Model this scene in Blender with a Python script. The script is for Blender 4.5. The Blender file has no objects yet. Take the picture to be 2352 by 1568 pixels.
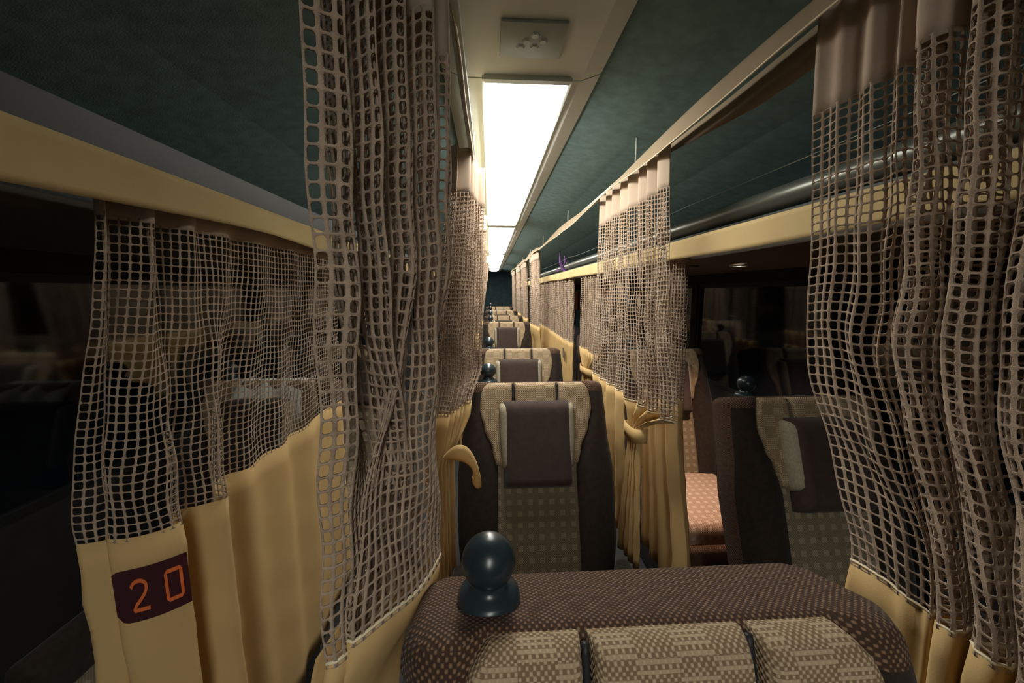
import bpy, bmesh, math, random
from math import sin, cos, pi, radians
from mathutils import Vector
random.seed(7)
S = bpy.context.scene
COL = S.collection

# ---------------- camera, world, light, exposure ----------------
cam = bpy.data.objects.new('camera', bpy.data.cameras.new('camera'))
COL.objects.link(cam); S.camera = cam
cam.location = (0, 0, 1.45)
cam.rotation_euler = (radians(90 - 7.465), 0, radians(-3.2614))
cam.data.sensor_width = 36; cam.data.lens = 870 / 2352 * 36
cam.data.clip_start = .02
S.view_settings.view_transform = 'Standard'; S.view_settings.look = 'None'
S.view_settings.gamma = 1; S.view_settings.exposure = 0.7
S.view_settings.use_curve_mapping = False
W = bpy.data.worlds.new('night'); S.world = W; W.use_nodes = True
W.node_tree.nodes['Background'].inputs[0].default_value = (.25, .38, .55, 1)
W.node_tree.nodes['Background'].inputs[1].default_value = .004
LAMP_E = 14.0          # emission of the ceiling diffusers
READ_W = 2.2           # downlight over the right-hand seats

# ---------------- materials ----------------
def newmat(name):
    m = bpy.data.materials.new(name); m.use_nodes = True
    nt = m.node_tree; b = nt.nodes['Principled BSDF']
    return m, nt, b
def setp(b, **k):
    for a, v in k.items():
        n = {'col': 'Base Color', 'rough': 'Roughness', 'metal': 'Metallic', 'spec': 'Specular IOR Level',
             'sheen': 'Sheen Weight', 'coat': 'Coat Weight', 'ecol': 'Emission Color', 'es': 'Emission Strength'}[a]
        b.inputs[n].default_value = (*v, 1) if isinstance(v, tuple) else v
def noise_mix(nt, c1, c2, scale, detail=3, coord='Object', vec=None):
    tc = nt.nodes.new('ShaderNodeTexCoord'); n = nt.nodes.new('ShaderNodeTexNoise')
    n.inputs['Scale'].default_value = scale; n.inputs['Detail'].default_value = detail
    nt.links.new(tc.outputs[coord], n.inputs['Vector'])
    r = nt.nodes.new('ShaderNodeValToRGB')
    r.color_ramp.elements[0].position = .3; r.color_ramp.elements[1].position = .7
    r.color_ramp.elements[0].color = (*c1, 1); r.color_ramp.elements[1].color = (*c2, 1)
    nt.links.new(n.outputs['Fac'], r.inputs[0])
    return r.outputs[0], n.outputs['Fac']
def simple(name, col, rough=.8, spec=.3, var=.12, scale=14, bump=0, bscale=400, **k):
    m, nt, b = newmat(name); setp(b, rough=rough, spec=spec, **k)
    o, _ = noise_mix(nt, tuple(c * (1 - var) for c in col), tuple(min(1, c * (1 + var)) for c in col), scale)
    nt.links.new(o, b.inputs['Base Color'])
    if bump:
        tc = nt.nodes.new('ShaderNodeTexCoord'); n = nt.nodes.new('ShaderNodeTexNoise'); n.inputs['Scale'].default_value = bscale
        nt.links.new(tc.outputs['Object'], n.inputs['Vector'])
        bp = nt.nodes.new('ShaderNodeBump'); bp.inputs['Strength'].default_value = bump; bp.inputs['Distance'].default_value = .002
        nt.links.new(n.outputs['Fac'], bp.inputs['Height']); nt.links.new(bp.outputs[0], b.inputs['Normal'])
    return m
def thin_cloth(name, col, trans=.25, **k):
    m = simple(name, col, **k); nt = m.node_tree; b = nt.nodes['Principled BSDF']
    t = nt.nodes.new('ShaderNodeBsdfTranslucent'); t.inputs[0].default_value = (*col, 1)
    mx = nt.nodes.new('ShaderNodeMixShader'); mx.inputs[0].default_value = trans
    nt.links.new(b.outputs[0], mx.inputs[1]); nt.links.new(t.outputs[0], mx.inputs[2])
    nt.links.new(mx.outputs[0], nt.nodes['Material Output'].inputs[0])
    return m
def math_node(nt, op, a, b=None):
    n = nt.nodes.new('ShaderNodeMath'); n.operation = op
    for i, v in enumerate((a, b)):
        if v is None: continue
        if isinstance(v, (int, float)): n.inputs[i].default_value = v
        else: nt.links.new(v, n.inputs[i])
    return n.outputs[0]
def woven(name, dark, light, pitch, thr=.25, plaid=None, checks=None):
    """woven velour: staggered light flecks, optional bands of dashes, optional pale squares; uv in metres"""
    m, nt, b = newmat(name); setp(b, rough=.95, spec=.15, sheen=.05)
    uv = nt.nodes.new('ShaderNodeUVMap'); sp = nt.nodes.new('ShaderNodeSeparateXYZ')
    nt.links.new(uv.outputs[0], sp.inputs[0]); U, V = sp.outputs[0], sp.outputs[1]
    M = lambda op, a, b=None: math_node(nt, op, a, b)
    su = M('SINE', M('MULTIPLY', U, 2 * pi / pitch)); sv = M('SINE', M('MULTIPLY', V, 2 * pi / pitch))
    st = M('MULTIPLY', su, sv)
    n = nt.nodes.new('ShaderNodeTexNoise'); n.inputs['Scale'].default_value = 1 / pitch / 1.6
    nt.links.new(uv.outputs[0], n.inputs['Vector'])
    st = M('ADD', st, M('MULTIPLY', M('SUBTRACT', n.outputs['Fac'], .5), 1.1))
    rp = nt.nodes.new('ShaderNodeMapRange'); rp.inputs[1].default_value = thr - .3; rp.inputs[2].default_value = thr + .45
    nt.links.new(st, rp.inputs[0]); fac = rp.outputs[0]
    if plaid:      # dashed horizontal weft bands inside every other square
        P = plaid
        sq = M('GREATER_THAN', M('MULTIPLY', M('SINE', M('MULTIPLY', U, 2 * pi / P)), M('SINE', M('MULTIPLY', V, 2 * pi / P))), .0)
        dash = M('GREATER_THAN', M('SINE', M('MULTIPLY', V, 2 * pi / (pitch * 1.0))), .1)
        fac = M('MAXIMUM', fac, M('MULTIPLY', M('MULTIPLY', sq, dash), .75))
    if checks:
        P = checks
        q = M('MULTIPLY', M('GREATER_THAN', M('SINE', M('MULTIPLY', U, 2 * pi / P)), .12), M('GREATER_THAN', M('SINE', M('MULTIPLY', V, 2 * pi / P)), .12))
        fac = M('ADD', M('MULTIPLY', fac, .55), M('MULTIPLY', q, .42))
    mx = nt.nodes.new('ShaderNodeMix'); mx.data_type = 'RGBA'
    nt.links.new(fac, mx.inputs[0]); mx.inputs[6].default_value = (*dark, 1); mx.inputs[7].default_value = (*light, 1)
    nt.links.new(mx.outputs[2], b.inputs['Base Color'])
    bp = nt.nodes.new('ShaderNodeBump'); bp.inputs['Strength'].default_value = .5; bp.inputs['Distance'].default_value = .0012
    nt.links.new(st, bp.inputs['Height']); nt.links.new(bp.outputs[0], b.inputs['Normal'])
    return m
M_NET = simple('net_thread', (.44, .325, .235), .95, .1, .22, 60, bump=.6, bscale=900, sheen=.15)
M_BEIGE = thin_cloth('golden_beige_cloth', (.74, .51, .23), .22, rough=.85, spec=.15, var=.05, scale=6, bump=.15, bscale=700)
M_HEAD = thin_cloth('header_cloth', (.56, .44, .34), .15, rough=.9, spec=.1, var=.05, scale=9, bump=.15, bscale=700)
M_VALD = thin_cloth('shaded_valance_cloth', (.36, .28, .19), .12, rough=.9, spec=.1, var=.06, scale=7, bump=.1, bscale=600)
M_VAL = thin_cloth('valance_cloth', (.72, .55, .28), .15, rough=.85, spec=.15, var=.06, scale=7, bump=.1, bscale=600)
M_PIPE = simple('cream_piping', (.85, .72, .50), .6, .3, .05)
M_BODY = woven('brown_velour', (.055, .031, .021), (.25, .150, .092), .0076, .40)
M_DARK = simple('dark_velour', (.030, .022, .017), .95, .1, .2, 60, bump=.3, bscale=500, sheen=.1)
M_PAD = woven('tan_plaid_velour', (.22, .15, .085), (.52, .40, .26), .0068, .2, plaid=.075)
M_CHECK = woven('checked_velour', (.17, .135, .085), (.42, .345, .235), .0076, .2, checks=.038)
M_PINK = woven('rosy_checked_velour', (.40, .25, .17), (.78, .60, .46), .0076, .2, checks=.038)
M_GUSSET = simple('grey_gusset', (.36, .32, .23), .9, .15, .15, 120, bump=.3)
M_PILLOW = simple('brown_pillow_cloth', (.055, .038, .032), .95, .1, .12, 40, bump=.3, sheen=.15)
M_KNOB = simple('dark_blue_plastic', (.018, .031, .037), .30, .5, .1, 20)
M_SHELL = simple('dark_plastic_shell', (.02, .02, .022), .5, .3)
M_CEIL = simple('teal_grey_ceiling_felt', (.15, .225, .22), .95, .1, .15, 30, bump=.2, bscale=300)
M_TRIM = simple('pale_grey_panel', (.66, .68, .62), .6, .3, .04)
M_GRILL = simple('grey_grille', (.36, .40, .38), .6, .3, .06)
M_BOSS = simple('light_grey_boss', (.52, .56, .52), .5, .3, .04)
M_WALL = simple('brown_grey_wall', (.022, .021, .021), .8, .2, .15)
M_REAR = simple('dark_teal_wall', (.03, .05, .055), .9, .1, .15)
M_FLOOR = simple('dark_floor', (.035, .033, .03), .7, .3, .2)
M_RACK = simple('rack_grey', (.075, .085, .08), .6, .3, .1)
M_TUBE = simple('rack_tube', (.14, .15, .13), .32, .5, .05, metal=.4)
M_SOFF = simple('soffit_brown', (.12, .095, .07), .7, .3, .08)
M_FRAME = simple('black_rubber', (.01, .01, .011), .6, .3)
M_GLASS = simple('night_glass', (.004, .006, .009), .06, .6, .1)
M_WIRE = simple('pale_wire', (.55, .6, .58), .4, .5, .05, metal=.5)
M_WHITE = thin_cloth('white_cover_cloth', (.93, .92, .86), .1, rough=.9, spec=.1, var=.03)
M_SIGN = simple('maroon_sign', (.05, .010, .014), .7, .3, .1)
M_DIGIT = simple('orange_print', (.80, .17, .045), .6, .3, .05)
M_PURPLE = simple('purple_ribbon', (.22, .10, .33), .5, .4, .1)
M_PLAST = simple('clear_film', (.30, .36, .35), .15, .6, .1)
M_RED = simple('reddish_reflection', (.55, .17, .11), .6, .3, .1)  # colour standing in for red light reflected in the window
M_BLACKW = simple('dark_wool', (.02, .02, .022), .9, .1, .2)
def emis(name, col, s):
    m, nt, b = newmat(name); setp(b, col=(.9, .9, .88), ecol=col, es=s, rough=.5)
    return m
M_LAMP = emis('lamp_diffuser', (1, .98, .90), LAMP_E)
M_READ = emis('reading_lens', (1, .84, .62), 9)

# ---------------- helpers ----------------
def link(o, parent=None):
    COL.objects.link(o)
    if parent: o.parent = parent
    return o
def mesh(name, V, F, mat, parent=None, smooth=True, uvs=None, mats=None, fmat=None):
    me = bpy.data.meshes.new(name); me.from_pydata([tuple(v) for v in V], [], F)
    for m in (mats or [mat]): me.materials.append(m)
    if fmat: me.polygons.foreach_set('material_index', fmat)
    me.polygons.foreach_set('use_smooth', [smooth] * len(F))
    if uvs:
        l = me.uv_layers.new(name='UVMap')
        for p in me.polygons:
            for li in p.loop_indices: l.data[li].uv = uvs[me.loops[li].vertex_index]
    me.update()
    return link(bpy.data.objects.new(name, me), parent)
def tag(o, label=None, cat=None, group=None, kind=None):
    if label: o['label'] = label
    if cat: o['category'] = cat
    if group: o['group'] = group
    if kind: o['kind'] = kind
    return o
def empty(name, loc=(0, 0, 0), **k):
    o = bpy.data.objects.new(name, None); o.empty_display_size = .1; o.location = loc
    link(o); return tag(o, **k)
class MB:
    def __init__(s): s.V = []; s.F = []
    def add(s, V, F):
        n = len(s.V); s.V += [tuple(v) for v in V]; s.F += [tuple(i + n for i in f) for f in F]
    def box(s, x0, x1, y0, y1, z0, z1, bev=0):
        bm = bmesh.new(); bmesh.ops.create_cube(bm, size=1)
        for v in bm.verts: v.co = Vector(((x0 + x1) / 2 + v.co.x * (x1 - x0), (y0 + y1) / 2 + v.co.y * (y1 - y0), (z0 + z1) / 2 + v.co.z * (z1 - z0)))
        if bev: bmesh.ops.bevel(bm, geom=bm.edges[:], offset=bev, segments=3, affect='EDGES', profile=.5)
        bm.verts.index_update(); s.add([v.co[:] for v in bm.verts], [[v.index for v in f.verts] for f in bm.faces]); bm.free()
    def tube(s, pts, r, k=8, cap=True):
        pts = [Vector(p) for p in pts]; n0 = len(s.V); n = len(pts)
        up = Vector((0, 0, 1))
        for i, p in enumerate(pts):
            t = (pts[min(i + 1, n - 1)] - pts[max(i - 1, 0)]).normalized()
            a = t.cross(up); a = a.normalized() if a.length > .05 else t.cross(Vector((1, 0, 0))).normalized()
            b = a.cross(t); rr = r[i] if isinstance(r, (list, tuple)) else r
            s.V += [tuple(p + (a * cos(2 * pi * j / k) + b * sin(2 * pi * j / k)) * rr) for j in range(k)]
        for i in range(n - 1):
            for j in range(k):
                q = n0 + i * k; s.F.append((q + j, q + (j + 1) % k, q + k + (j + 1) % k, q + k + j))
        if cap: s.F.append(tuple(n0 + j for j in range(k))[::-1]); s.F.append(tuple(n0 + (n - 1) * k + j for j in range(k)))
    def lathe(s, prof, c=(0, 0, 0), k=32):
        n0 = len(s.V)
        for r, z in prof: s.V += [(c[0] + r * cos(2 * pi * j / k), c[1] + r * sin(2 * pi * j / k), c[2] + z) for j in range(k)]
        for i in range(len(prof) - 1):
            for j in range(k):
                q = n0 + i * k; s.F.append((q + j, q + (j + 1) % k, q + k + (j + 1) % k, q + k + j))
    def build(s, name, mat, parent=None, smooth=True): return mesh(name, s.V, s.F, mat, parent, smooth)
def autosmooth(o, ang=35):
    me = o.data; bm = bmesh.new(); bm.from_mesh(me)
    for e in bm.edges: e.smooth = not (len(e.link_faces) == 2 and e.calc_face_angle(0) > radians(ang))
    bm.to_mesh(me); bm.free(); return o
def solid(o, t):
    m = o.modifiers.new('thickness', 'SOLIDIFY'); m.thickness = t; m.offset = 0; return o
def catmull(P, n=14):
    out = []
    for i in range(len(P) - 1):
        a = P[max(i - 1, 0)]; b = P[i]; c = P[i + 1]; d = P[min(i + 2, len(P) - 1)]
        for k in range(n):
            t = k / n
            out.append(tuple(.5 * (2 * b[j] + (c[j] - a[j]) * t + (2 * a[j] - 5 * b[j] + 4 * c[j] - d[j]) * t * t + (3 * b[j] - a[j] - 3 * c[j] + d[j]) * t ** 3) for j in range(len(b))))
    out.append(tuple(P[-1])); return out
def plen(p): return sum(math.dist(p[i], p[i + 1]) for i in range(len(p) - 1))
def resample(p, n):
    L = [0]
    for i in range(len(p) - 1): L.append(L[-1] + math.dist(p[i], p[i + 1]))
    T = L[-1]; out = []; j = 0
    for i in range(n + 1):
        d = T * i / n
        while j < len(L) - 2 and L[j + 1] < d: j += 1
        t = (d - L[j]) / max(1e-9, L[j + 1] - L[j]); out.append(tuple(p[j][k] + (p[j + 1][k] - p[j][k]) * t for k in range(len(p[0]))))
    return out

# ---------------- setting ----------------
CX = .085            # centre line of the bus
XL, XR = CX - 1.31, CX + 1.31
Y0, Y1 = -2.8, 10.4
def struct(o): o['kind'] = 'structure'; return o
def sheet(name, prof, mat, y0=Y0, y1=Y1, thick=.02, kind=True):
    V = []; F = []; n = len(prof)
    for y in (y0, y1): V += [(x, y, z) for x, z in prof]
    F = [(i, i + 1, n + i + 1, n + i) for i in range(n - 1)]
    o = mesh(name, V, F, mat, smooth=False); m = o.modifiers.new('t', 'SOLIDIFY'); m.thickness = thick; m.offset = 1
    return struct(o) if kind else o
b = MB(); b.box(XL - .05, XR + .05, Y0, Y1, -.05, 0); struct(b.build('floor', M_FLOOR, smooth=False))
half = [(.205, 2.005), (.42, 1.972), (.72, 1.905), (1.02, 1.82), (1.22, 1.70), (1.31, 1.58)]
prof = [(CX - x, z) for x, z in half[::-1]] + [(CX + x, z) for x, z in half]
V = []; F = []; n = len(prof)
for y in (Y0, Y1):
    V += [(x, y, z) for x, z in prof]; V += [(x, y, z + .04) for x, z in prof]
for i in range(n - 1):
    F += [(i, 2 * n + i, 2 * n + i + 1, i + 1), (n + i, n + i + 1, 3 * n + i + 1, 3 * n + i)]
F += [(0, n, 3 * n, 2 * n), (n - 1, 3 * n - 1, 4 * n - 1, 2 * n - 1)]
struct(mesh('ceiling', V, F, M_CEIL, smooth=False))
# pale panel along the middle of the ceiling, chamfered cheeks, in lengths with joints
joints = [Y0, -.02, 1.03, 3.15, 5.45, 7.75, Y1]
k = 1
for a, c in zip(joints[:-1], joints[1:]):
    x0, x1 = CX - .20, CX + .20
    V = []
    for y in (a + .003, c - .003):
        V += [(x0, y, 2.0), (x0 + .05, y, 1.982), (x1 - .05, y, 1.982), (x1, y, 2.0), (x1, y, 2.003), (x0, y, 2.003)]
    F = [(i, (i + 1) % 6, 6 + (i + 1) % 6, 6 + i) for i in range(6)] + [(5, 4, 3, 2, 1, 0), (6, 7, 8, 9, 10, 11)]
    struct(mesh('trim_%d' % k, V, F, M_TRIM, smooth=False)); k += 1
for nm, x, s in (('left', XL, -1), ('right', XR, 1)):
    b = MB(); b.box(min(x, x + s * .05), max(x, x + s * .05), Y0, Y1, 0, .86); b.box(min(x, x + s * .05), max(x, x + s * .05), Y0, Y1, 1.50, 1.62)
    for yy in (Y0, .60 - 1.9, .60 + .0, 2.5, 4.4, 6.3, 8.2, Y1 - .06): b.box(min(x, x + s * .05), max(x, x + s * .05), yy, yy + .06, .86, 1.50)
    struct(b.build('wall_' + nm, M_WALL, smooth=False))
wi = 1
for x, s in ((XL, -1), (XR, 1)):
    for yy, y2 in ((Y0 + .06, -1.3), (-1.24, .60), (.66, 2.5), (2.56, 4.4), (4.46, 6.3), (6.36, 8.2), (8.26, Y1 - .06)):
        b = MB(); b.box(x + s * .02, x + s * .028, yy, y2, .86, 1.50); o = struct(b.build('window_%d' % wi, M_GLASS, smooth=False))
        f = MB(); xa, xb = sorted((x + s * .008, x + s * .03))
        f.box(xa, xb, yy, y2, .86, .885); f.box(xa, xb, yy, y2, 1.475, 1.5); f.box(xa, xb, yy, yy + .025, .885, 1.475); f.box(xa, xb, y2 - .025, y2, .885, 1.475)
        fo = f.build('window_frame', M_FRAME, smooth=False); fo.parent = o; wi += 1
b = MB(); b.box(XL - .05, XR + .05, Y1, Y1 + .05, 0, 2.1); struct(b.build('wall_rear', M_REAR, smooth=False))
b = MB(); b.box(XL - .05, XR + .05, Y0 - .05, Y0, 0, 2.1); struct(b.build('wall_front', M_REAR, smooth=False))

# ---------------- ceiling lamps ----------------
def lamp(y0, y1, label):
    e = empty('ceiling_lamp', (CX + .012, (y0 + y1) / 2, 1.982), label=label, cat='ceiling light', group='long ceiling lights')
    L = (y1 - y0) / 2; w = .108
    V = []; F = []; nx, ny = 8, 10
    for j in range(ny + 1):
        for i in range(nx + 1):
            u = -1 + 2 * i / nx; v = -1 + 2 * j / ny
            z = -.010 - .030 * (1 - u ** 4) * (1 - abs(v) ** 12)
            V.append((u * w * .96, v * (L - .01), z))
    for j in range(ny):
        for i in range(nx):
            q = j * (nx + 1) + i; F.append((q, q + nx + 1, q + nx + 2, q + 1))
    mesh('diffuser', V, F, M_LAMP, e)
    f = MB(); f.box(-w - .006, -w * .96, -L, L, -.008, 0); f.box(w * .96, w + .006, -L, L, -.008, 0)
    f.box(-w, w, -L - .008, -L + .01, -.012, 0); f.box(-w, w, L - .01, L + .008, -.012, 0)
    f.build('frame', M_BOSS, e, smooth=False)
lamp(-2.7, -.55, 'long ceiling light strip behind the camera position')
lamp(1.02, 3.10, 'nearest and longest glowing white ceiling light strip')
lamp(3.20, 5.40, 'second glowing ceiling light, just beyond the nearest strip')
lamp(5.50, 7.70, 'third glowing ceiling light, small, between two joints')
lamp(7.80, 9.6, 'farthest glowing ceiling light above the dark rear wall')
# ceiling speaker panel
e = empty('ceiling_speaker', (.093, .875, 1.982), label='square grey ceiling panel with five round bosses before the nearest light', cat='speaker')
b = MB(); b.box(-.068, .068, -.058, .058, -.006, 0, .002); autosmooth(b.build('plate', M_GRILL, e))
for x, y in ((.004, -.022), (-.012, -.002), (.022, -.004), (.006, .016), (-.024, .018)):
    b = MB(); b.lathe([(0, -.010), (.007, -.010), (.0095, -.008), (.010, -.006)], (x, y, 0), 6); b.build('boss', M_BOSS, e, smooth=False)

# ---------------- luggage racks with tube, cable and soffit ----------------
def rack(side, label):
    s = 1 if side == 'right' else -1
    xin = .70 if s > 0 else -.60; wall = (XR if s > 0 else XL) - s * .005
    e = empty('luggage_rack', (xin, 0, 1.56), label=label, cat='luggage rack')
    w = abs(wall - xin); y0, y1 = Y0 + .01, Y1 - .01
    b = MB()
    x0, x1 = sorted((0, s * w)); b.box(x0, x1, y0, y1, 0, .022)
    o = b.build('shelf', M_SOFF, e, smooth=False)
    b = MB(); x0, x1 = sorted((0, s * .016)); b.box(x0, x1, y0, y1, .022, .085, .0)
    b.build('front_lip', M_RACK if s > 0 else M_SHELL, e, smooth=False)
    b = MB(); n = 40
    if s > 0:
        b.tube([(s * .012, y0 + (y1 - y0) * i / n, .118) for i in range(n + 1)], .028, 16); b.build('front_tube', M_TUBE, e)
        for yy in [-2.2 + 1.9 * i for i in range(7)]:
            b = MB(); b.box(0, .02, yy, yy + .03, .08, .20); b.build('bracket', M_RACK, e, smooth=False)
        b = MB(); pts = []
        for i in range(7):
            for q in range(8): t = q / 8; pts.append((.02, -2.2 + 1.9 * (i + t), .20 - .010 * 4 * t * (1 - t) + .004 * sin(i * 2.3)))
        b.tube([p for p in pts if p[1] < y1 - .02], .0012, 6); b.build('cable', M_WIRE, e)
    else:
        b.box(-.016, 0, y0, y1, .085, .16); b.build('upper_lip', M_SHELL, e, smooth=False)
rack('right', 'right-hand overhead luggage rack with round front tube above the valance')
rack('left', 'left-hand overhead luggage rack, dark, above the wavy valance')

# ---------------- rails and valances ----------------
def pathline(x, y0, y1, z, n=60, amp=0, f=1, ph=0):
    return [(x, y0 + (y1 - y0) * i / n, z) for i in range(n + 1)]
def rail(x, z, label, y0=-.6, y1=9.2, hang=True):
    e = empty('curtain_rail', (x, 0, z), label=label, cat='curtain rail')
    b = MB(); b.box(-.009, .009, y0, y1, -.006, .008, .002); b.build('track', M_BOSS, e)
    if hang:
        zc = 1.983 if abs(x - CX) < .17 else None
        if zc is None:
            d = abs(x - CX)
            for (a, za), (c, zb) in zip(half[:-1], half[1:]):
                if a <= d <= c: zc = za + (zb - za) * (d - a) / (c - a)
        for yy in [.2 + 1.15 * i for i in range(8)]:
            b = MB(); b.tube([(0, yy, .006), (0, yy, zc - z + .001)], .004, 8); b.build('hanger', M_BOSS, e)
rail(.505, 1.875, 'curtain rail right of the middle seats, hanging from the ceiling')
rail(-.052, 1.875, 'curtain rail left of the middle seats, near the ceiling light')
rail(.662, 1.615, 'curtain rail below the right luggage rack front', hang=False)
rail(-.517, 1.615, 'curtain rail below the left luggage rack front', hang=False)
def valance(name, x, out, y0, y1, top, bot, label, seed, amp=.006, zamp=.006, flare=.0, mat=None, sag=None, n=260, hem=True, topf=None):
    rnd = random.Random(seed); ph = [rnd.uniform(0, 6.28) for _ in range(8)]
    e = empty(name, (x, 0, top), label=label, cat='valance')
    V = []; F = []; m = 6; edge = []
    for i in range(n + 1):
        t = i / n; y = y0 + (y1 - y0) * t ** 1.35
        w1 = sin(y * 7.3 + ph[0]) * .5 + sin(y * 3.1 + ph[1]) * .6 + sin(y * 13 + ph[2]) * .25
        zb = bot + zamp * (sin(y * 5.2 + ph[3]) + .6 * sin(y * 2.3 + ph[4])); zt = top + zamp * .25 * sin(y * 3.3 + ph[5])
        if sag: zb += sag(y); zt += sag(y)
        if topf: zt += topf(y)
        for j in range(m + 1):
            v = j / m; dx = out * (flare * v ** 1.5 + amp * w1 * v)
            V.append((dx, y, zt - top + (zb - zt) * v))
        edge.append((out * (flare + amp * w1), y, zb - top))
    for i in range(n):
        for j in range(m):
            q = i * (m + 1) + j; F.append((q, q + 1, q + m + 2, q + m + 1))
    solid(mesh('cloth', V, F, mat or M_VAL, e), .0012)
    if hem:
        b = MB(); b.tube(edge, .0018, 6); b.build('hem', M_PIPE, e)
    return e
valance('valance', -.500, 1, .02, 9.0, 1.632, 1.572, 'wavy golden beige valance along the left luggage rack', 3, amp=.014, zamp=.009, hem=False)
valance('valance', .622, -1, .02, 9.0, 1.618, 1.557, 'flat golden beige valance below the right luggage rack tube', 5, amp=.004, zamp=.0025, hem=False)
def sagR(y): return -.000 + (.035 * math.exp(-((y - 3.2) / 1.2) ** 2)) + .012 * y * .35 - .004
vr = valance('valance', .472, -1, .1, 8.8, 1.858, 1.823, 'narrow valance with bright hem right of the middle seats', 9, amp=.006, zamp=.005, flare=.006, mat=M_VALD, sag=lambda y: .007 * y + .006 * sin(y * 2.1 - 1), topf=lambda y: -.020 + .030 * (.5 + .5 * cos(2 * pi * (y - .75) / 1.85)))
V = []; F = []
for i in range(25):
    y = .12 + 1.20 * i / 24
    for j in range(4): V.append((.073 + .002 * sin(y * 9), y, .030 - .022 * j * min(1, (1.40 - y) * 1.6)))
for i in range(24):
    for j in range(3): q = i * 4 + j; F.append((q, q + 1, q + 5, q + 4))
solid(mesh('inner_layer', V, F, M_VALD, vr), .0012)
valance('valance', -.062, 1, .62, 8.8, 1.910, 1.850, 'narrow wavy valance beside the ceiling light on the left', 11, amp=.006, zamp=.014, flare=.012, mat=M_VAL, sag=lambda y: .004 * y)

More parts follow.
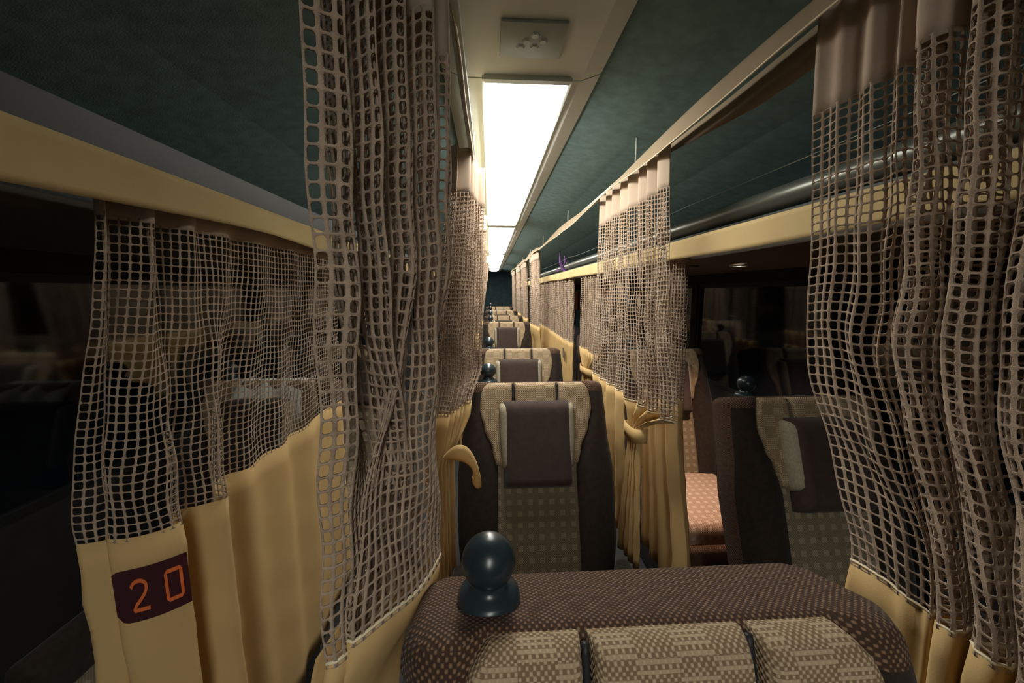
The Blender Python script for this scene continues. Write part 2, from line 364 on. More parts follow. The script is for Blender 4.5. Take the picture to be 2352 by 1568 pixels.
# ---------------- net curtains ----------------
CELL = .0138
def gen(A, B, n, amp, seed, loop=.25, fromA=0):
    """zigzag of folds from A to B in plan; loop > 0 lets the folds overlap"""
    rnd = random.Random(seed); A = Vector(A); B = Vector(B); d = B - A; L = d.length; t = d / L; nrm = Vector((-t.y, t.x)); P = [tuple(A)]
    st = L / n
    for i in range(1, 2 * n):
        s = 1 if i % 2 else -1
        P.append(tuple(A + t * (L * i / (2 * n) + s * loop * st * rnd.uniform(.6, 1.2)) + nrm * s * amp * rnd.uniform(.6, 1.25)))
    P.append(tuple(B)); return P
def curtain(label, keys, zt, zn0, zn1, zb, thick=.0016, coarse=1, group='net curtains with golden beige lower panels', piping=True, slant=0, seed=0, droop=0, cols=None, name='net_curtain', zb_fn=None, step=0, cat='curtain', tilt=0, bv=.14, bh=.09):
    """keys: list of (z, plan control points) top first; parts: header, net, lower_panel, piping"""
    dense = [(z, catmull(P)) for z, P in keys]
    if cols is None: cols = int(max(plen(p) for z, p in dense) / (CELL * coarse))
    rs = [(z, resample(p, cols * 2)) for z, p in dense]
    rnd = random.Random(seed); p1, p2 = rnd.uniform(0, 6), rnd.uniform(0, 6)
    org = rs[0][1][0]
    def pos(u2, z):                        # u2 in half columns
        if z >= rs[0][0]: P = rs[0][1]; Q = P; t = 0
        else:
            for (za, P), (zc, Q) in zip(rs[:-1], rs[1:]):
                if z >= zc: t = (za - z) / (za - zc); break
            else: P = Q = rs[-1][1]; t = 0
            t = t * t * (3 - 2 * t) if len(rs) > 2 else t
        i = min(int(u2), cols * 2 - 1); w = u2 - i
        a = [P[i][k] * (1 - w) + P[i + 1][k] * w for k in (0, 1)]; c = [Q[i][k] * (1 - w) + Q[i + 1][k] * w for k in (0, 1)]
        x = a[0] + (c[0] - a[0]) * t; y = a[1] + (c[1] - a[1]) * t
        g = min(1, max(0, (zn0 - z) / .2))
        x += g * .0016 * sin(z * 47 + u2 * .23 + p1); y += g * .0016 * sin(z * 39 + u2 * .31 + p2)
        dz = g * (droop * sin(u2 / (cols * 2) * pi) + .0022 * sin(u2 * .37 + p1)) + slant * (u2 / (cols * 2) - .5) * min(1, g)
        dz += tilt * (u2 / (cols * 2) - .5) * min(1, (zt - z) / .12)
        return (x - org[0], y - org[1], z + dz - zt)
    e = empty(name, (org[0], org[1], zt), label=label, cat=cat, group=group)
    # header
    def panel(za, zc, nm, mat, rows, wob=False):
        V = []; F = []; N = cols * 2
        for r in range(rows + 1):
            z = za + (zc - za) * r / rows
            for i in range(N + 1):
                zz = z
                if zb_fn and nm == 'lower_panel': zz = za + (zc + zb_fn(i / N) - za) * r / rows
                V.append(pos(i, zz))
        for r in range(rows):
            for i in range(N):
                q = r * (N + 1) + i; F.append((q, q + N + 1, q + N + 2, q + 1))
        return solid(mesh(nm, V, F, mat, e), .0012), V
    panel(zt, zn0 - .006, 'header', M_HEAD, 6)
    # net
    rows = max(4, round((zn0 - zn1) / (CELL * coarse))); V = []; F = []; N = cols
    def grid(u, r): return pos(u * 2, zn0 + (zn1 - zn0) * r / rows)
    base = {}
    for r in range(rows + 1):
        for i in range(N + 1): base[(i, r)] = len(V); V.append(grid(i, r))
    cu, cv = .13, .15
    H = [(bv, bh + cv), (bv, 1 - bh - cv), (bv + cu, 1 - bh), (1 - bv - cu, 1 - bh), (1 - bv, 1 - bh - cv), (1 - bv, bh + cv), (1 - bv - cu, bh), (bv + cu, bh)]
    for r in range(rows):
        for i in range(N):
            j = rnd.uniform(-.025, .025); k0 = len(V)
            for (a, c) in H: V.append(grid(i + a + j, r + c))
            A0, A1, A2, A3 = base[(i, r)], base[(i, r + 1)], base[(i + 1, r + 1)], base[(i + 1, r)]
            h = [k0 + q for q in range(8)]
            F += [(A0, A1, h[1], h[0]), (A1, h[2], h[1]), (A1, A2, h[3], h[2]), (A2, h[4], h[3]), (A2, A3, h[5], h[4]), (A3, h[6], h[5]), (A3, A0, h[7], h[6]), (A0, h[0], h[7])]
    o = mesh('net', V, F, M_NET, e)
    if thick: solid(o, thick)
    if zb is not None:
        _, V = panel(zn1 + .006, zb, 'lower_panel', M_BEIGE, 14)
        if piping:
            b = MB(); b.tube([V[i] for i in range(0, cols * 2 + 1, 2)], .0020, 6); b.build('piping', M_PIPE, e)
    return e
Z0, ZN0, ZN1 = 1.872, 1.745, 1.068

# (a) near curtain left of the middle seat
kT = [(-.143, .335), (-.125, .352), (-.118, .355), (-.165, .412), (-.112, .372), (-.098, .366), (-.148, .44), (-.090, .395), (-.080, .405), (-.132, .482), (-.070, .44), (-.060, .455), (-.112, .54), (-.054, .52), (-.055, .58)]
kM = [(-.150, .335), (-.132, .342), (-.118, .350), (-.162, .408), (-.116, .380), (-.096, .372), (-.146, .44), (-.096, .410), (-.078, .412), (-.130, .478), (-.070, .44), (-.060, .452), (-.105, .53), (-.054, .50), (-.056, .55)]
kB = [(-.170, .348), (-.155, .354), (-.135, .40), (-.095, .48), (-.105, .478), (-.152, .390), (-.148, .358), (-.122, .375), (-.104, .398), (-.088, .425), (-.075, .452), (-.070, .480), (-.095, .492), (-.14, .455), (-.168, .43)]
kC = [(x - .055, y - .01) for x, y in kB]
curtain('nearest tall net curtain, bunched, left of the middle seat with the round knob', [(1.872, kT), (1.5, kM), (1.08, kB), (.96, kC), (.75, kC)],
        Z0, ZN0, 1.085, .62, slant=.03, seed=1, thick=.002, bv=.155, bh=.07)
# (b) near curtain on the right, gathered towards the camera
rT = [(.500, .605), (.508, .585), (.503, .563), (.516, .545), (.503, .520), (.520, .502), (.502, .482), (.535, .478), (.540, .45), (.498, .462), (.500, .432), (.545, .43), (.550, .40), (.503, .412), (.500, .385), (.55, .38), (.555, .35), (.507, .365), (.505, .335), (.552, .33), (.55, .30), (.505, .31), (.51, .28), (.55, .27)]
rM = [(.502, .575), (.506, .557), (.503, .537), (.511, .517), (.503, .495), (.514, .475), (.503, .458), (.535, .455), (.540, .43), (.498, .440), (.500, .412), (.545, .41), (.550, .38), (.500, .392), (.500, .365), (.55, .36), (.555, .33), (.505, .345), (.503, .315), (.55, .31), (.545, .285), (.50, .29), (.505, .26), (.545, .25)]
rB = [(.500, .458), (.500, .440), (.500, .424), (.504, .406), (.502, .390), (.508, .375), (.505, .362), (.53, .372), (.540, .345), (.496, .352), (.495, .332), (.53, .34), (.540, .31), (.490, .318), (.488, .295), (.53, .30), (.535, .275), (.482, .28), (.480, .26), (.53, .26), (.53, .24), (.475, .245), (.475, .225), (.52, .21)]
curtain('large net curtain at the right edge of the picture, swept forward at its hem', [(1.872, rT), (1.42, rM), (1.075, rB), (.7, rB)],
        Z0, ZN0, 1.085, .55, seed=2, slant=-.03, tilt=.05, thick=.0018, bv=.13, bh=.07)
# (c) second curtain, left of the middle seats
curtain('second net curtain left of the middle seats, with a loose tie strap', [(1.872, gen((-.09, 1.16), (-.045, 1.44), 6, .035, 21)), (1.2, gen((-.15, 1.14), (-.055, 1.42), 6, .045, 21)), (1.04, gen((-.165, 1.10), (-.085, 1.32), 6, .03, 21)), (.9, gen((-.185, 1.08), (-.135, 1.27), 6, .02, 21))],
        Z0, ZN0, 1.072, .45, thick=.0014, seed=3, piping=False)
# (d) second curtain, right of the middle seats: net in two steps and tie-back
curtain('net curtain right of the middle seat, pale lower panel hanging loose', [(1.872, gen((.505, 1.40), (.505, 1.76), 4, .015, 33, .1)), (1.05, gen((.515, 1.39), (.50, 1.78), 4, .016, 33, .15)), (.5, gen((.53, 1.36), (.50, 1.70), 4, .022, 33, .15))],
        Z0, ZN0, 1.062, .50, thick=.0014, seed=4, bv=.13, bh=.08)
curtain('net curtain right of the middle seat, cinched by a beige tie band', [(1.872, gen((.505, 1.09), (.505, 1.40), 4, .016, 34, .1)), (1.4, gen((.515, 1.07), (.505, 1.37), 4, .017, 34, .15)), (1.08, gen((.54, 1.03), (.505, 1.34), 4, .026, 34, .2)), (.98, gen((.520, 1.235), (.51, 1.315), 4, .013, 34, .1)), (.93, gen((.520, 1.235), (.51, 1.315), 4, .013, 34, .1)), (.45, gen((.525, 1.21), (.505, 1.37), 4, .012, 34, .1))],
        Z0, ZN0, 1.062, .45, thick=.0014, seed=14, bv=.13, bh=.08)
# (e) left aisle curtain: folds near the camera, then flat along the aisle
lT = [(-.545, .575), (-.535, .580), (-.560, .600), (-.565, .605), (-.55, .620), (-.525, .645), (-.555, .665), (-.56, .680), (-.528, .71), (-.525, .725), (-.535, .75), (-.52, .80), (-.535, .85), (-.52, .91), (-.53, .98), (-.52, 1.05), (-.53, 1.12), (-.52, 1.22), (-.53, 1.35)]
lB = [(-.642, .576), (-.604, .588), (-.618, .602), (-.598, .583), (-.563, .594), (-.524, .628), (-.555, .645), (-.558, .668), (-.53, .680), (-.498, .700), (-.550, .735), (-.562, .785), (-.54, .83), (-.545, .89), (-.53, .96), (-.55, 1.03), (-.535, 1.11), (-.55, 1.2), (-.535, 1.35)]
lC = [(-.63, .565), (-.598, .580), (-.612, .594), (-.592, .577), (-.558, .590), (-.522, .626), (-.550, .645), (-.553, .668), (-.525, .680), (-.496, .700), (-.545, .735), (-.555, .785), (-.535, .83), (-.54, .89), (-.53, .96), (-.545, 1.03), (-.535, 1.11), (-.545, 1.2), (-.535, 1.35)]
LE = curtain('wide left aisle curtain carrying the orange number sign', [(1.60, lT), (1.06, lB), (.3, lC)], 1.60, 1.562, 1.058, .36, thick=.0012, seed=5, piping=False, coarse=1.0, bv=.11, bh=.06)
# (f) right aisle curtains below the rack
curtain('narrow net curtain on the right aisle just behind the tied-back one', [(1.60, gen((.66, 1.27), (.665, 1.50), 4, .03, 41)), (1.05, gen((.645, 1.23), (.66, 1.50), 4, .035, 41)), (.4, gen((.65, 1.10), (.66, 1.46), 4, .035, 41))],
        1.60, 1.555, 1.06, .40, thick=.0014, seed=6, piping=False)
curtain('short net curtain below the right rack, framing the dark window gap', [(1.60, gen((.66, 2.28), (.66, 2.66), 6, .03, 43)), (1.05, gen((.66, 2.26), (.66, 2.66), 6, .03, 43)), (.92, gen((.65, 2.38), (.66, 2.58), 6, .02, 43)), (.5, gen((.65, 2.28), (.66, 2.66), 6, .03, 43))],
        1.60, 1.57, 1.06, .45, thick=0, seed=7, piping=False)
curtain('far net curtain below the right rack with a small brown tag', [(1.60, gen((.655, 2.98), (.66, 3.75), 9, .03, 45)), (1.0, gen((.655, 2.95), (.66, 3.75), 9, .03, 45))],
        1.60, 1.57, 1.04, .45, thick=0, seed=8, coarse=1.2)
curtain('farther net curtain below the right rack, beyond the tagged one', [(1.60, gen((.655, 3.85), (.66, 5.0), 10, .03, 46)), (1.0, gen((.655, 3.85), (.66, 5.0), 10, .03, 46))],
        1.60, 1.57, 1.04, .45, thick=0, seed=9, coarse=1.5)
# (g) far curtains on both middle rails
for nm, x, ya, yb, sd in (('third net curtain left of the middle seats, header in the light', -.05, 2.15, 2.45, 51), ('fourth net curtain left of the middle seats', -.048, 3.2, 3.6, 52),
                          ('farthest net curtain on the left middle rail', -.045, 4.6, 5.1, 53),
                          ('pale column of net curtain on the right middle rail before the rear group', .50, 3.95, 4.55, 54), ('slim net curtain behind the pale column on the right middle rail', .50, 5.3, 5.9, 55),
                          ('net curtain near the rear on the right middle rail', .50, 6.5, 7.1, 56), ('last net curtain at the rear on the right middle rail', .50, 7.8, 8.3, 57)):
    dz = .0 if x < 0 else .03
    curtain(nm, [(1.872 + dz, gen((x, ya), (x, yb), 6, .03, sd)), (1.0, gen((x - (.10 if x < 0 else -.02), ya), (x - (.06 if x < 0 else 0), yb), 6, .025, sd)), (.9, gen((x - (.13 if x < 0 else -.03), ya), (x - (.12 if x < 0 else -.02), yb), 6, .02, sd))], 1.872 + dz, 1.79, 1.07, .5, thick=0, seed=sd, coarse=1.2 if ya < 3 else 1.6, piping=False)

# ---------------- number sign on the left curtain ----------------
def sewn_sign():
    e = empty('number_sign', (0, 0, 0), label='dark maroon sign with orange number 20 on the left curtain', cat='sign')
    A = Vector((-.602, .5835)); Bp = Vector((-.5225, .6285)); d = (Bp - A); L = d.length; t = d / L; n = Vector((t.y, -t.x))
    def at(u, z, off): p = A + t * u * L + n * (off + .009 * sin(pi * u)); return (p.x, p.y, z)
    zb = lambda u: .965; h = .092
    V = []; F = []; N = 14
    for off in (.006, .0045):
        for i in range(N + 1):
            u = i / N; r = .016
            dz = 0
            if u * L < r: q = u * L; dz = r - math.sqrt(max(0, r * r - (r - q) ** 2))
            V.append(at(u, zb(u) - h / 2 + dz, off)); V.append(at(u, zb(u) + h / 2 - dz * .3, off))
    n2 = 2 * (N + 1)
    for i in range(N):
        F += [(2 * i, 2 * i + 2, 2 * i + 3, 2 * i + 1), (n2 + 2 * i, n2 + 2 * i + 1, n2 + 2 * i + 3, n2 + 2 * i + 2), (2 * i, n2 + 2 * i, n2 + 2 * i + 2, 2 * i + 2), (2 * i + 1, 2 * i + 3, n2 + 2 * i + 3, n2 + 2 * i + 1)]
    F += [(0, 1, n2 + 1, n2), (2 * N, n2 + 2 * N, n2 + 2 * N + 1, 2 * N + 1)]
    mesh('backing', V, F, M_SIGN, e, smooth=False)
    def digit(u0, w, pts, wd=.17):
        V = []; F = []; P = [Vector(p) for p in pts]
        for off in (.0078, .0055):
            for i, p in enumerate(P):
                t = (P[min(i + 1, len(P) - 1)] - P[max(i - 1, 0)]).normalized(); nn = Vector((-t.y * .55, t.x)) * wd / 2 if False else Vector((-t.y, t.x * .62)) * wd / 2
                for q in (p - nn, p + nn): V.append(at(u0 + q.x * w, .965 - .029 + q.y * .058, off))
        m = 2 * len(P)
        for i in range(len(P) - 1):
            q = 2 * i; F += [(q, q + 2, q + 3, q + 1), (m + q, m + q + 1, m + q + 3, m + q + 2), (q, q + 1, m + q + 1, m + q), (q, m + q, m + q + 2, q + 2), (q + 1, q + 3, m + q + 3, m + q + 1)]
        mesh('digit', V, F, M_DIGIT, e, smooth=False)
    two = [(.06, .76)] + [(.5 - .42 * cos(a), .74 + .20 * sin(a)) for a in [pi * i / 10 for i in range(1, 10)]] + [(.90, .68), (.80, .54), (.55, .38), (.25, .22), (.10, .075), (.11, .06), (.5, .06), (1.0, .06)]
    zero = [(.5, .94), (.85, .94), (.92, .88), (.92, .5), (.92, .12), (.85, .06), (.15, .06), (.08, .12), (.08, .5), (.08, .88), (.15, .94), (.5, .94)]
    digit(.22, .24, two); digit(.68, .24, zero)
sewn_sign()

# ---------------- seats ----------------
REC = radians(18); PZ = .40; LT = .74      # recline, pivot height, back length
def bk(s, t, n): return (s, t * sin(REC) - n * cos(REC), PZ + t * cos(REC) + n * sin(REC))
def lerpt(tab, t):
    for (a, va), (c, vb) in zip(tab[:-1], tab[1:]):
        if t <= c: q = max(0, (t - a) / (c - a)); q = q * q * (3 - 2 * q); return va + (vb - va) * q
    return tab[-1][1]
WB = [(0, .262), (.2, .285), (.40, .288), (.56, .272), (.74, .264)]
WP = [(0, .150), (.43, .148), (.50, .163), (.57, .192), (.64, .208), (.74, .195)]
def boxuv(o, frame):
    """uv in metres by the dominant axis of each face; frame maps normal -> (s, t, n) and co -> (s, t, n)"""
    me = o.data; l = me.uv_layers.new(name='UVMap'); ca, sa = cos(REC), sin(REC)
    for p in me.polygons:
        nx, ny, nz = p.normal
        if frame: ns, nt_, nn = nx, ny * sa + nz * ca, -ny * ca + nz * sa
        else: ns, nt_, nn = nx, ny, nz
        for li in p.loop_indices:
            x, y, z = me.vertices[me.loops[li].vertex_index].co
            if frame: z -= PZ; s, t, n = x, y * sa + z * ca, -y * ca + z * sa
            else: s, t, n = x, y, z
            a = (abs(ns), abs(nt_), abs(nn)); k = a.index(max(a))
            l.data[li].uv = (n, t) if k == 0 else ((s, n) if k == 1 else (s, t))
def make_back(root):
    V = []; F = []; rows = []
    ts = [i * .035 for i in range(19)] + [.665, .685, .70, .712]
    R = .022
    def ring(t, wmul, inset):
        w = lerpt(WB, t) - inset; wp = lerpt(WP, t); T = .125 + .03 * (t / LT); P = []
        N = 28
        for i in range(N + 1):
            s = -w + 2 * w * i / N; a = abs(s)
            q = max(0, min(1, (a - wp + .01) / max(.02, w - wp))); bump = .036 * sin(pi * q ** .8) * (1 - .45 * (t / LT) ** 3)
            e = min(1, (w - a) / R); rnd = -R * (1 - math.sqrt(max(0, 1 - (1 - e) ** 2)))
            P.append((s, bump + rnd - inset))
        for i in range(N + 1):
            s = w - 2 * w * i / N; e = min(1, (w - abs(s)) / R); rnd = R * (1 - math.sqrt(max(0, 1 - (1 - e) ** 2)))
            P.append((s, -T + rnd + inset))
        return P, T
    specs = [(t, 0) for t in ts]
    for k in range(1, 7):
        a = k / 6 * pi / 2; specs.append((.712 + .028 * sin(a), .022 * (1 - cos(a))))
    for t, ins in specs:
        P, T = ring(t, 1, ins); rows.append([bk(s, t, n) for s, n in P])
    P, T = ring(.74, 1, .022)
    for f in (.85, .6, .3, 0.0): rows.append([bk(s * (1 - (1 - f) * .12), .74, (n + T / 2) * f - T / 2) for s, n in P])
    K = len(P)
    for r in rows: V += r
    for r in range(len(rows) - 1):
        for i in range(K):
            F.append((r * K + i, r * K + (i + 1) % K, (r + 1) * K + (i + 1) % K, (r + 1) * K + i))
    F.append(tuple(range(K))[::-1])
    n = len(rows)
    fm = []
    for f in F:   # dark bolsters on the front face, brown velour elsewhere
        fm.append(0)
    me_ts = [s[0] for s in specs] + [.74] * 4
    for r in range(n - 1):
        for i in range(K):
            if i < 28 and me_ts[r] < .698: fm[r * K + i] = 1
    o = mesh('backrest', V, F, None, root, mats=[M_BODY, M_DARK], fmat=fm); boxuv(o, True); return o
def pad(name, t0, t1, sl, sr, n0, h, mat, root, nu=12, nt_=20, r=.018, topround=.03, base=None, uvf=True, overtop=0):
    """puffy pad between left(t) and right(t); front bulge h above n0, closed behind"""
    V = []; F = []
    for j in range(nt_ + 1):
        v = j / nt_; t = t0 + (t1 - t0) * (.5 - .5 * cos(pi * v) if nt_ > 6 else v)
        eb = min(1, (t - t0) / r); et = min(1, (t1 - t) / topround)
        fb = math.sqrt(max(0, 1 - (1 - eb) ** 2)); ft = math.sqrt(max(0, 1 - (1 - et) ** 2)); L, Rr = sl(t), sr(t)
        for i in range(nu + 1):
            u = .5 - .5 * cos(pi * i / nu); s = L + (Rr - L) * u; eu = min(1, min(s - L, Rr - s) / r); fu = math.sqrt(max(0, 1 - (1 - eu) ** 2))
            V.append(bk(s, t, n0 + h * fb * ft * fu))
    nf = len(V)
    for j in range(nt_):
        for i in range(nu):
            q = j * (nu + 1) + i; F.append((q, q + 1, q + nu + 2, q + nu + 1))
    # back sheet
    for j in (0, nt_):
        pass
    bd = [i for i in range(nu + 1)] + [j * (nu + 1) + nu for j in range(1, nt_ + 1)] + [nt_ * (nu + 1) + i for i in range(nu - 1, -1, -1)] + [j * (nu + 1) for j in range(nt_ - 1, 0, -1)]
    k0 = len(V); dn = bk(0, 0, -.012); d0 = bk(0, 0, 0); dv = [dn[q] - d0[q] for q in range(3)]
    for i in bd: V.append(tuple(V[i][q] + dv[q] for q in range(3)))
    m = len(bd)
    for a in range(m): c = (a + 1) % m; F.append((bd[c], bd[a], k0 + a, k0 + c))
    o = mesh(name, V, F, mat, root)
    boxuv(o, True); return o
def rbox(name, mat, root, x0, x1, y0, y1, z0, z1, bev=.02, uv=True):
    b = MB(); b.box(x0, x1, y0, y1, z0, z1, bev); o = b.build(name, mat, root)
    if uv: boxuv(o, False)
    return o
def make_seat(cushmat=M_CHECK):
    r = empty('coach_seat', (0, 0, 0))
    make_back(r)
    pad('back_panel', .03, .60, lambda t: -lerpt(WP, t), lambda t: lerpt(WP, t), -.004, .016, M_CHECK, r, nu=22, nt_=36, r=.015, topround=.006)
    g = .0045
    for a, c, rc in ((-1, -.0825, 1), (-.0825, .0825, 0), (.0825, 1, 2)):
        def sl(t, a=a): return (a + g) if a > -1 else -lerpt(WP, t) - .002 + (.022 * max(0, (t - .70) / .035) ** 2.2)
        def sr(t, c=c): return (c - g) if c < 1 else lerpt(WP, t) + .002 - (.022 * max(0, (t - .70) / .035) ** 2.2)
        pad('headrest_pad', .585 if a == -.0825 else .44, .735, sl, sr, .0, .028, M_PAD, r, nu=14, nt_=18, r=.010, topround=.022)
    for s in (-.0825, .0825): 
        b = MB(); b.tube([bk(s, .59 + .01 * i, .004) for i in range(15)], .0042, 8); b.build('piping', M_SHELL, r)
    # head pillow: pale gusset body with a dark brown cover hanging over it
    pad('head_pillow', .43, .66, lambda t: -.139 + .010 * (1 - min(1, (t - .43) / .1)), lambda t: .139 - .010 * (1 - min(1, (t - .43) / .1)), .012, .058, M_GUSSET, r, nu=16, nt_=16, r=.02, topround=.03)
    pad('pillow_cover', .365, .668, lambda t: -.122, lambda t: .122, .018, .062, M_PILLOW, r, nu=16, nt_=18, r=.022, topround=.035)
    kn = MB(); kn.lathe([(0, -.012), (.035, -.012), (.0358, .003), (.0345, .009), (.031, .013), (.024, .016), (.0195, .020), (.0185, .025)] + [(.0305 * cos(a), .0480 + .0285 * sin(a)) for a in [radians(-52 + 142 * i / 16) for i in range(17)]], bk(-.176, .742, -.066), 40)
    kn.build('grab_knob', M_KNOB, r)
    rbox('seat_cushion', cushmat, r, -.235, .235, -.47, .02, .32, .45, .035)
    for s in (-1, 1):
        x0, x1 = sorted((s * .242, s * .295)); rbox('armrest', M_DARK, r, x0, x1, -.40, -.02, .38, .56, .02)
    rbox('leg_rest', M_BODY, r, -.22, .22, -.50, -.44, .08, .36, .02)
    rbox('base', M_SHELL, r, -.20, .20, -.40, .10, .0, .32, .02, uv=False)
    return r
def kids(o): return [c for c in bpy.data.objects if c.parent == o]
def dup(root):
    r = root.copy(); COL.objects.link(r)
    for ch in kids(root): c = ch.copy(); COL.objects.link(c); c.parent = r
    return r
DY = LT * sin(REC)
proto = make_seat()
seats = [(.172, .330, .016, 'nearest middle seat, brown top filling the bottom of the picture', 'middle'),
         (.166, 1.40, .01, 'middle seat facing the camera directly behind the nearest seat, whole head pillow in view', 'middle'),
         (.166, 2.28, .008, 'third middle seat, upper half seen over the seat before it', 'middle'),
         (.178, 4.20, .02, 'fourth visible middle seat, small, after the gap in the row', 'middle'),
         (.178, 5.15, .03, 'fifth visible middle seat toward the rear', 'middle'),
         (.178, 6.15, .05, 'sixth visible middle seat toward the rear, only its top shows', 'middle'),
         (.178, 7.3, .07, 'farthest middle seat before the dark rear wall', 'middle'),
         (1.095, 1.22, -.01, 'right-hand seat with a dark knob, beside the large right curtain', 'right'),
         (1.01, 2.16, 0, 'right-hand seat whose rosy lit cushion shows past the tied-back curtain', 'right'),
         (1.01, 3.10, 0, 'right-hand seat farther back behind the aisle curtains', 'right'),
         (-.86, 1.47, 0, 'left-hand seat behind the net with the white cloth on top', 'left'),
         (-.84, 2.42, 0, 'left-hand seat farther back behind the left curtain', 'left')]
tops = {}
for i, (x, y, dz, lab, g) in enumerate(seats):
    o = proto if i == 0 else dup(proto)
    o.location = (x, y - DY, 0)
    if dz: o.scale = (1, 1, 1 + dz / 1.1)
    tag(o, lab, 'seat', g + ' row of coach seats'); tops[i] = o
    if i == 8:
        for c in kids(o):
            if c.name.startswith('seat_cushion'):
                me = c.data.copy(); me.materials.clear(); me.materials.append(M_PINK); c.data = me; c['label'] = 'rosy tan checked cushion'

# white cloth over the left seat top
def cover():
    V = []; F = []; N = 20; prof = [(.60, .045), (.66, .046), (.70, .043), (.735, .028), (.755, .0), (.760, -.05), (.758, -.10), (.74, -.165), (.66, -.172)]
    for j, (t, n) in enumerate(prof):
        for i in range(N + 1):
            s = -.125 + .25 * i / N
            t2 = t - .012 * abs(i / N - .5) * 2 * (1 if n > 0 else 0)
            p = bk(s, t2 + .003 * sin(i * 1.3 + j), n + .004 * sin(i * .9)); V.append(p)
    for j in range(len(prof) - 1):
        for i in range(N): q = j * (N + 1) + i; F.append((q, q + 1, q + N + 2, q + N + 1))
    o = mesh('headrest_cover', V, F, M_WHITE); solid(o, .003); o.location = (-.83, 1.47 - DY, .0)
    tag(o, 'white cloth cover draped over a left-hand seat top, seen through the net', 'cloth')
cover()

# ---------------- tie straps ----------------
def ribbon(name, pts, w, mat, thick=.002, label=None, cat=None, up=Vector((0, 0, 1)), parent=None, closed=False):
    pts = [Vector(p) for p in pts]; V = []; F = []
    for i, p in enumerate(pts):
        ww = w[i] if isinstance(w, list) else w
        V += [tuple(p - up * ww / 2), tuple(p), tuple(p + up * ww / 2)]
    for i in range(len(pts) - 1):
        F += [(3 * i, 3 * i + 3, 3 * i + 4, 3 * i + 1), (3 * i + 1, 3 * i + 4, 3 * i + 5, 3 * i + 2)]
    o = mesh(name, V, F, mat, parent); solid(o, thick)
    if label: tag(o, label, cat)
    return o
pts = [((.515 + .027 * cos(a) - .008 * sin(a)), 1.275 + .060 * sin(a), .955 + .003 * sin(3 * a)) for a in [2 * pi * i / 40 for i in range(41)]]
ribbon('tie_strap', pts, .050, M_BEIGE, label='flat beige tie band around the cinched curtain', cat='tie strap')
# loose strap: a flap sticking out of the left curtain with a hanging end
TOPE = [(-.138, .983), (-.120, 1.009), (-.095, 1.028), (-.068, 1.024), (-.047, .992), (-.033, .942), (-.030, .905), (-.036, .893)]
BOTE = [(-.138, .980), (-.120, .979), (-.100, .978), (-.074, .972), (-.056, .955), (-.052, .935), (-.056, .918), (-.054, .902)]
A_ = catmull(TOPE, 5); B_ = catmull(BOTE, 5); V = []; F = []; m = 4
for i in range(len(A_)):
    for j in range(m + 1):
        q = j / m; V.append((A_[i][0] * (1 - q) + B_[i][0] * q, 1.028 + .014 * q - .012 * sin(pi * q) - .02 * sin(pi * i / len(A_)), A_[i][1] * (1 - q) + B_[i][1] * q))
for i in range(len(A_) - 1):
    for j in range(m): q = i * (m + 1) + j; F.append((q, q + 1, q + m + 2, q + m + 1))
o = mesh('tie_strap', V, F, M_BEIGE); solid(o, .003)
tag(o, 'loose beige strap arching out of the second left curtain', 'tie strap')
pts = [(.66 + .05 * cos(a), 2.48 + .14 * sin(a), .93) for a in [2 * pi * i / 24 for i in range(25)]]
ribbon('tie_strap', pts, .05, M_BEIGE, label='beige tie band on the short curtain below the right rack', cat='tie strap')

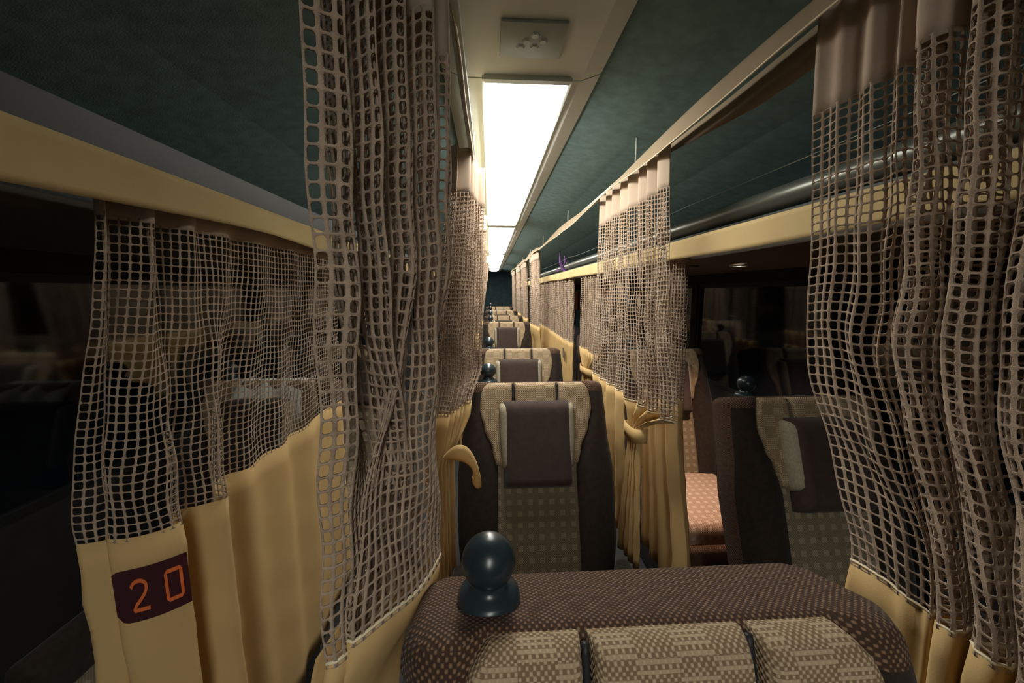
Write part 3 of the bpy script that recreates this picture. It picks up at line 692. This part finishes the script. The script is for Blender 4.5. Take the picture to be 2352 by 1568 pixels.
# ---------------- small things ----------------
e = empty('downlight', (1.005, 1.505, 1.559), label='small lit round downlight in the right rack soffit', cat='downlight')
b = MB(); b.lathe([(.034, 0), (.034, -.005), (.026, -.008), (.022, -.004), (.022, 0)], k=24); b.build('bezel', M_BOSS, e)
b = MB(); b.lathe([(.0215, -.003), (.014, -.006), (0, -.007)], k=24); b.build('lens', M_READ, e)
l = bpy.data.lights.new('downlight_beam', 'SPOT'); l.energy = READ_W * 10; l.color = (1, .66, .46); l.spot_size = radians(80); l.spot_blend = .8; l.shadow_soft_size = .02
lo = bpy.data.objects.new('downlight_beam', l); link(lo, e); lo.location = (-.02, .02, -.02); lo.rotation_euler = (radians(10), radians(-6), 0)
e = empty('downlight', (.86, 1.60, 1.559), label='unlit round lamp beside the lit downlight in the soffit', cat='downlight')
b = MB(); b.lathe([(.030, 0), (.030, -.004), (.022, -.007), (0, -.005)], k=24); b.build('bezel', M_SOFF, e)
# purple ribbon bow hanging at the right rack
e = empty('purple_ribbon', (.625, 3.32, 1.66), label='purple ribbon bow hanging from the right luggage rack', cat='ribbon')
for k_, pp in enumerate(([(0, 0, .0), (-.015, 0, .06), (-.02, 0, .13)], [(0, 0, 0), (.03, 0, .05), (.02, 0, .10)], [(0, 0, 0), (.04, .0, -.05), (.03, 0, -.10)], [(0, 0, 0), (-.03, 0, -.03), (-.05, 0, -.02)])):
    ribbon('tail', catmull(pp, 5), [.03, .034, .03, .034, .03, .03, .026, .02, .014, .008, .004][:11], M_PURPLE, up=Vector((.8, .3, .5)), parent=e)
# clear film bag edge on the rack
V = []; F = []; N = 10
for i in range(N + 1):
    for j in range(N + 1):
        u, v = i / N, j / N; V.append((.77 + .10 * u + .01 * sin(9 * v), 2.0 + .35 * v, 1.60 + .13 * sin(pi * u) * (.6 + .4 * sin(5 * v)) + .01 * sin(13 * u + 7 * v)))
for i in range(N):
    for j in range(N): q = i * (N + 1) + j; F.append((q, q + 1, q + N + 2, q + N + 1))
solid(mesh('plastic_bag', V, F, M_PLAST), .001); tag(bpy.data.objects['plastic_bag'], 'crumpled clear plastic bag lying on the right luggage rack', 'bag')
# small brown tag on a far curtain; painted strip for a reddish light reflection in the window gap
b = MB(); b.box(.612, .616, 3.12, 3.17, .90, .98, .001); tag(b.build('fabric_tag', M_PILLOW), 'small brown tag on the far curtain below the right rack', 'tag')
b = MB(); b.box(XR + .004, XR + .020, 6.05, 6.24, 1.16, 1.46, .003); tag(b.build('red_reflection', M_RED), 'thin strip painted as a reddish reflection in the dark window gap', 'reflection')
